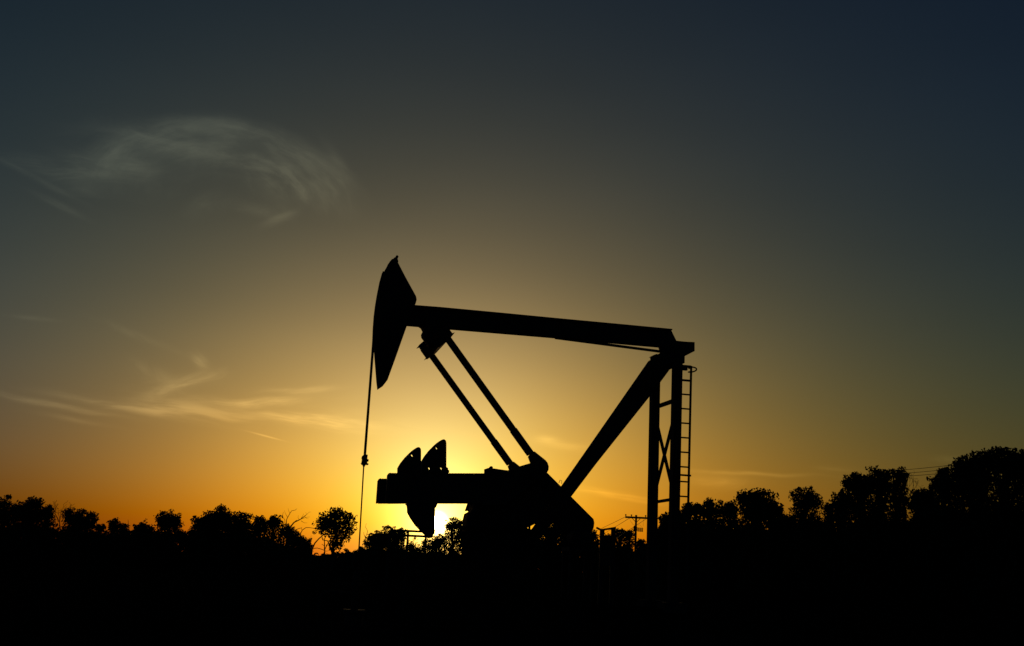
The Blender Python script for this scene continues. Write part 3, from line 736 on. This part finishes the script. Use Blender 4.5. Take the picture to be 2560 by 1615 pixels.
RT = [
 (1662, 1282, 18, 118, 'narrow leafy tree seen between the two rear legs of the pump', 0, 3.2, .8),
 (1650, 1320, 20, 120, 'dark bush low between the two rear legs of the pump', 0, 3.0, .85),
 (1690, 1274, 24, 117, 'tree behind the foot of the ladder', 0, 3.4, 1.1),
 (1728, 1256, 26, 116, 'low domed tree right of the ladder', 0, 3.6, 1.15),
 (1776, 1246, 34, 115, 'knobbly-topped tree between the ladder and the big domed tree', 0, 3.6, 1.0),
 (1826, 1252, 24, 118, 'small tree left of the big domed tree', 0, 3.4, 1.1),
 (1892, 1222, 58, 112, 'big domed oak-like tree with gaps under its right side', 0, 3.6, .95),
 (1938, 1258, 22, 112, 'right-hand lower clump of the big domed tree', 0, 3.4, .95),
 (1960, 1282, 34, 112, 'low bush between the domed tree and the airy tree', 1, 3.2, 1.1),
 (2014, 1217, 42, 110, 'airy upright tree standing in the gap right of the domed tree', 1, 2.8, .70),
 (2018, 1278, 50, 111, 'low dense bush under the airy upright tree', 0, 3.4, 1.2),
 (2070, 1256, 14, 108, 'tiny tree right of the airy upright tree', 1, 2.8, .9),
 (2104, 1228, 34, 106, 'sloping shoulder of foliage left of the tall forked tree', 2, 3.4, 1.1),
 (2140, 1180, 36, 104, 'left crown of the tall forked tree on the right', 2, 3.4, .95),
 (2196, 1166, 44, 103, 'tall forked tree left of the crossing wires', 2, 3.6, .95),
 (2248, 1168, 22, 104, 'ragged right edge crown left of the crossing wires', 2, 3.2, .95),
 (2170, 1250, 80, 102, 'dense lower trees under the tall forked tree', 2, 3.8, 1.2),
 (2306, 1221, 40, 100, 'low dark tree under the crossing wires', 2, 3.6, 1.2),
 (2366, 1165, 46, 98, 'rounded dark tree where the crossing wires end', 2, 3.8, 1.1),
 (2414, 1140, 32, 97, 'pointed crown left of the highest right-hand tree', 2, 3.8, 1.1),
 (2456, 1123, 38, 96, 'high crown second from the right edge', 2, 4.0, 1.0),
 (2516, 1117, 46, 95, 'highest tree, close to the right edge of the photo', 2, 4.0, 1.05),
 (2580, 1124, 50, 96, 'tree cut off by the right edge of the photo', 2, 4.0, 1.0),
 (2350, 1262, 80, 99, 'dense lower growth below the rounded dark tree', 2, 4.0, 1.25),
 (2480, 1250, 95, 97, 'dense lower growth below the highest right-hand trees', 2, 4.2, 1.25)]
for x, y, hw, D, lb, kd, le, de in RT:
    tree(x, y, hw * 1.08, D, lb, kind=kd, leaf=le, dens=de)

# bare wood
bare(727, 1380, 172, [
 ([(724, 1345), (722, 1325), (727, 1316), (736, 1306), (751, 1298), (765, 1288)], 2.6, .8),
 ([(725, 1320), (733, 1308), (742, 1300)], 1.0, .6),
 ([(716, 1310), (717, 1298), (723, 1285), (728, 1277), (738, 1275), (742, 1272)], 1.1, .4),
 ([(712, 1308), (712, 1300), (706, 1291), (709, 1280)], .8, .3),
 ([(719, 1293), (714, 1285), (711, 1276)], .6, .2), ([(724, 1283), (721, 1277), (720, 1270)], .5, .2),
 ([(751, 1298), (757, 1290), (760, 1284)], .6, .2), ([(753, 1297), (763, 1294), (774, 1292)], .6, .2),
 ([(748, 1300), (745, 1294), (746, 1288)], .5, .2), ([(752, 1302), (760, 1307), (768, 1307)], .6, .2),
 ([(762, 1291), (766, 1296), (771, 1297)], .4, .2)] + twigs(765, 1288, .9, 10, 2, 4, 1),
 'bare forked dead tree rising above the leafy clump')
bare(752, 1385, 170, [
 ([(748, 1352), (752, 1334), (757, 1325), (765, 1319), (774, 1319), (786, 1321)], 1.2, .6),
 ([(738, 1325), (748, 1321), (755, 1320)], .8, .5), ([(755, 1325), (754, 1318)], .5, .3)], 'thin bare branch arching right toward the lone tree')
bare(779, 1385, 165, [
 ([(780, 1372), (788, 1358), (797, 1347), (805, 1340), (812, 1335), (819, 1334)], 1.9, .8),
 ([(781, 1371), (793, 1370), (804, 1373), (812, 1376)], .9, .8),
 ([(805, 1340), (804, 1333), (804, 1328)], .6, .4), ([(780, 1372), (772, 1360), (765, 1350), (768, 1343)], .6, .2), ([(772, 1360), (776, 1348), (778, 1338)], .5, .2)], 'leaning bare trunk reaching up to the lone tree from the left')
bare(813, 1385, 160, [
 ([(812, 1378), (811, 1362), (810, 1348), (815, 1341), (820, 1335)], 1.5, .6),
 ([(813, 1374), (817, 1362), (824, 1352), (828, 1347)], 1.2, .6), ([(810, 1364), (804, 1360)], .8, .6), ([(810, 1348), (803, 1345)], .5, .3), ([(811, 1376), (817, 1378), (826, 1376)], .7, .4)], 'upright bare forked stem against the lone tree')
bare(912.5, 1372, 150, [
 ([(912.5, 1362), (912.8, 1350), (913.3, 1343)], 1.2, 1.0),
 ([(913.3, 1343), (917, 1336), (919.5, 1328), (916.5, 1322), (913, 1317), (916, 1308)], .8, .3),
 ([(913, 1343), (910, 1337), (908.8, 1330)], .8, .4), ([(914, 1355), (918, 1348), (921, 1342)], .6, .3)], 'thin bare Y-shaped sapling between the hanging rod and the domed tree')
bare(322, 1330, 235, [([(322, 1322), (321.5, 1308), (321, 1299)], 1.0, .4)], 'single thin spike in the dip of the left treeline', name='dead_snag')
st_ = []
for i, (xx, aa) in enumerate([(146, 1.9), (150, 1.55), (154, 1.3), (157, 1.2), (149, 1.7)]): st_ += twigs(xx, 1305, aa, 34, 3, 20 + i, 2)
bare(150, 1330, 200, [([(150, 1328), (150, 1305), (151, 1285), (152, 1272)], 1.4, .4)] + [(a, b * 1.5, c * 1.5) for a, b, c in st_], 'feathery half-bare sapling between two left-hand trees', name='sapling')
st_ = []
for i, (xx, yy_) in enumerate([(2262, 1250), (2265, 1235), (2268, 1225), (2270, 1245)]): st_ += twigs(xx, yy_, 1.5 + (.5 if i % 2 else -.4), 26, 3, 40 + i, 2)
bare(2266, 1290, 108, [([(2262, 1275), (2265, 1240), (2268, 1200)], 1.2, .3)] + st_, 'wispy bare stem under the crossing wires', name='sapling')
st_ = []
for i, (xx, yy_) in enumerate([(2283, 1225), (2284, 1215), (2282, 1238)]): st_ += twigs(xx, yy_, 1.5 + (.5 if i % 2 else -.4), 20, 3, 60 + i, 2)
bare(2284, 1290, 107, [([(2282, 1260), (2283, 1230), (2284, 1196)], 1.0, .3)] + st_, 'second wispy bare stem, closer to the low dark tree under the wires', name='sapling')

# ------------------------------------------------------------------ scrub (one mass) and grass
def scrub():
    cs = []; xs = np.arange(-160, 2720, 5.0)
    prof = [(-200, 1305), (130, 1308), (150, 1328), (180, 1315), (250, 1330), (280, 1320), (345, 1327), (380, 1320), (480, 1322), (500, 1315), (650, 1330), (690, 1350), (715, 1366), (765, 1366), (785, 1385), (880, 1378), (930, 1372), (1050, 1376), (1150, 1378), (1300, 1350), (1355, 1343), (1430, 1350), (1480, 1350), (1600, 1365), (1640, 1355), (1700, 1300), (1850, 1300), (1900, 1312), (1960, 1296), (2060, 1305), (2200, 1310), (2300, 1290), (2400, 1270), (2720, 1270)]
    px_, py_ = zip(*prof)
    for x in xs:
        D = np.interp(x, [0, 700, 900, 1500, 1700, 2700], [222, 215, 175, 165, 125, 112])
        yt = np.interp(x, px_, py_); top = at(x, yt, D); sc = D / F
        n = int(46 * max(1, top.z / 2.0))
        zz_ = top.z * (rg.uniform(0, 1, n) ** .8) * rg.uniform(.75, 1.0)
        xx_ = top.x + rg.normal(size=n) * 5 * sc; yy_ = D + rg.uniform(-3, 5, n)
        cs.append(np.stack([xx_, yy_, zz_], 1))
    c = np.concatenate(cs)
    o = leaf_mesh('scrub', c, .34, LEAFS[1], None, rg); tag(o, 'dark scrub and undergrowth along the foot of the treeline', 'undergrowth', kind='stuff')
scrub()
def grass():
    n = 26000; r = 3 + 55 * rg.uniform(0, 1, n) ** .8; a = rg.uniform(-.62, .62, n)
    x = r * np.sin(a); y = r * np.cos(a); h = rg.uniform(.05, .20, n) * (1 + .5 * np.sin(x * .7) * np.cos(y * .5)); w = .012
    t = rg.uniform(0, 6.28, n); lx = rg.normal(size=n) * .05; ly = rg.normal(size=n) * .05
    V = np.stack([np.stack([x - np.cos(t) * w, y - np.sin(t) * w, x * 0], 1), np.stack([x + np.cos(t) * w, y + np.sin(t) * w, x * 0], 1), np.stack([x + lx, y + ly, h], 1)], 1).reshape(-1, 3)
    me = bpy.data.meshes.new('grass'); me.vertices.add(3 * n); me.vertices.foreach_set('co', V.ravel()); me.loops.add(3 * n); me.loops.foreach_set('vertex_index', np.arange(3 * n, dtype=np.int32))
    me.polygons.add(n); me.polygons.foreach_set('loop_start', np.arange(n, dtype=np.int32) * 3); me.polygons.foreach_set('loop_total', np.full(n, 3, np.int32)); me.update()
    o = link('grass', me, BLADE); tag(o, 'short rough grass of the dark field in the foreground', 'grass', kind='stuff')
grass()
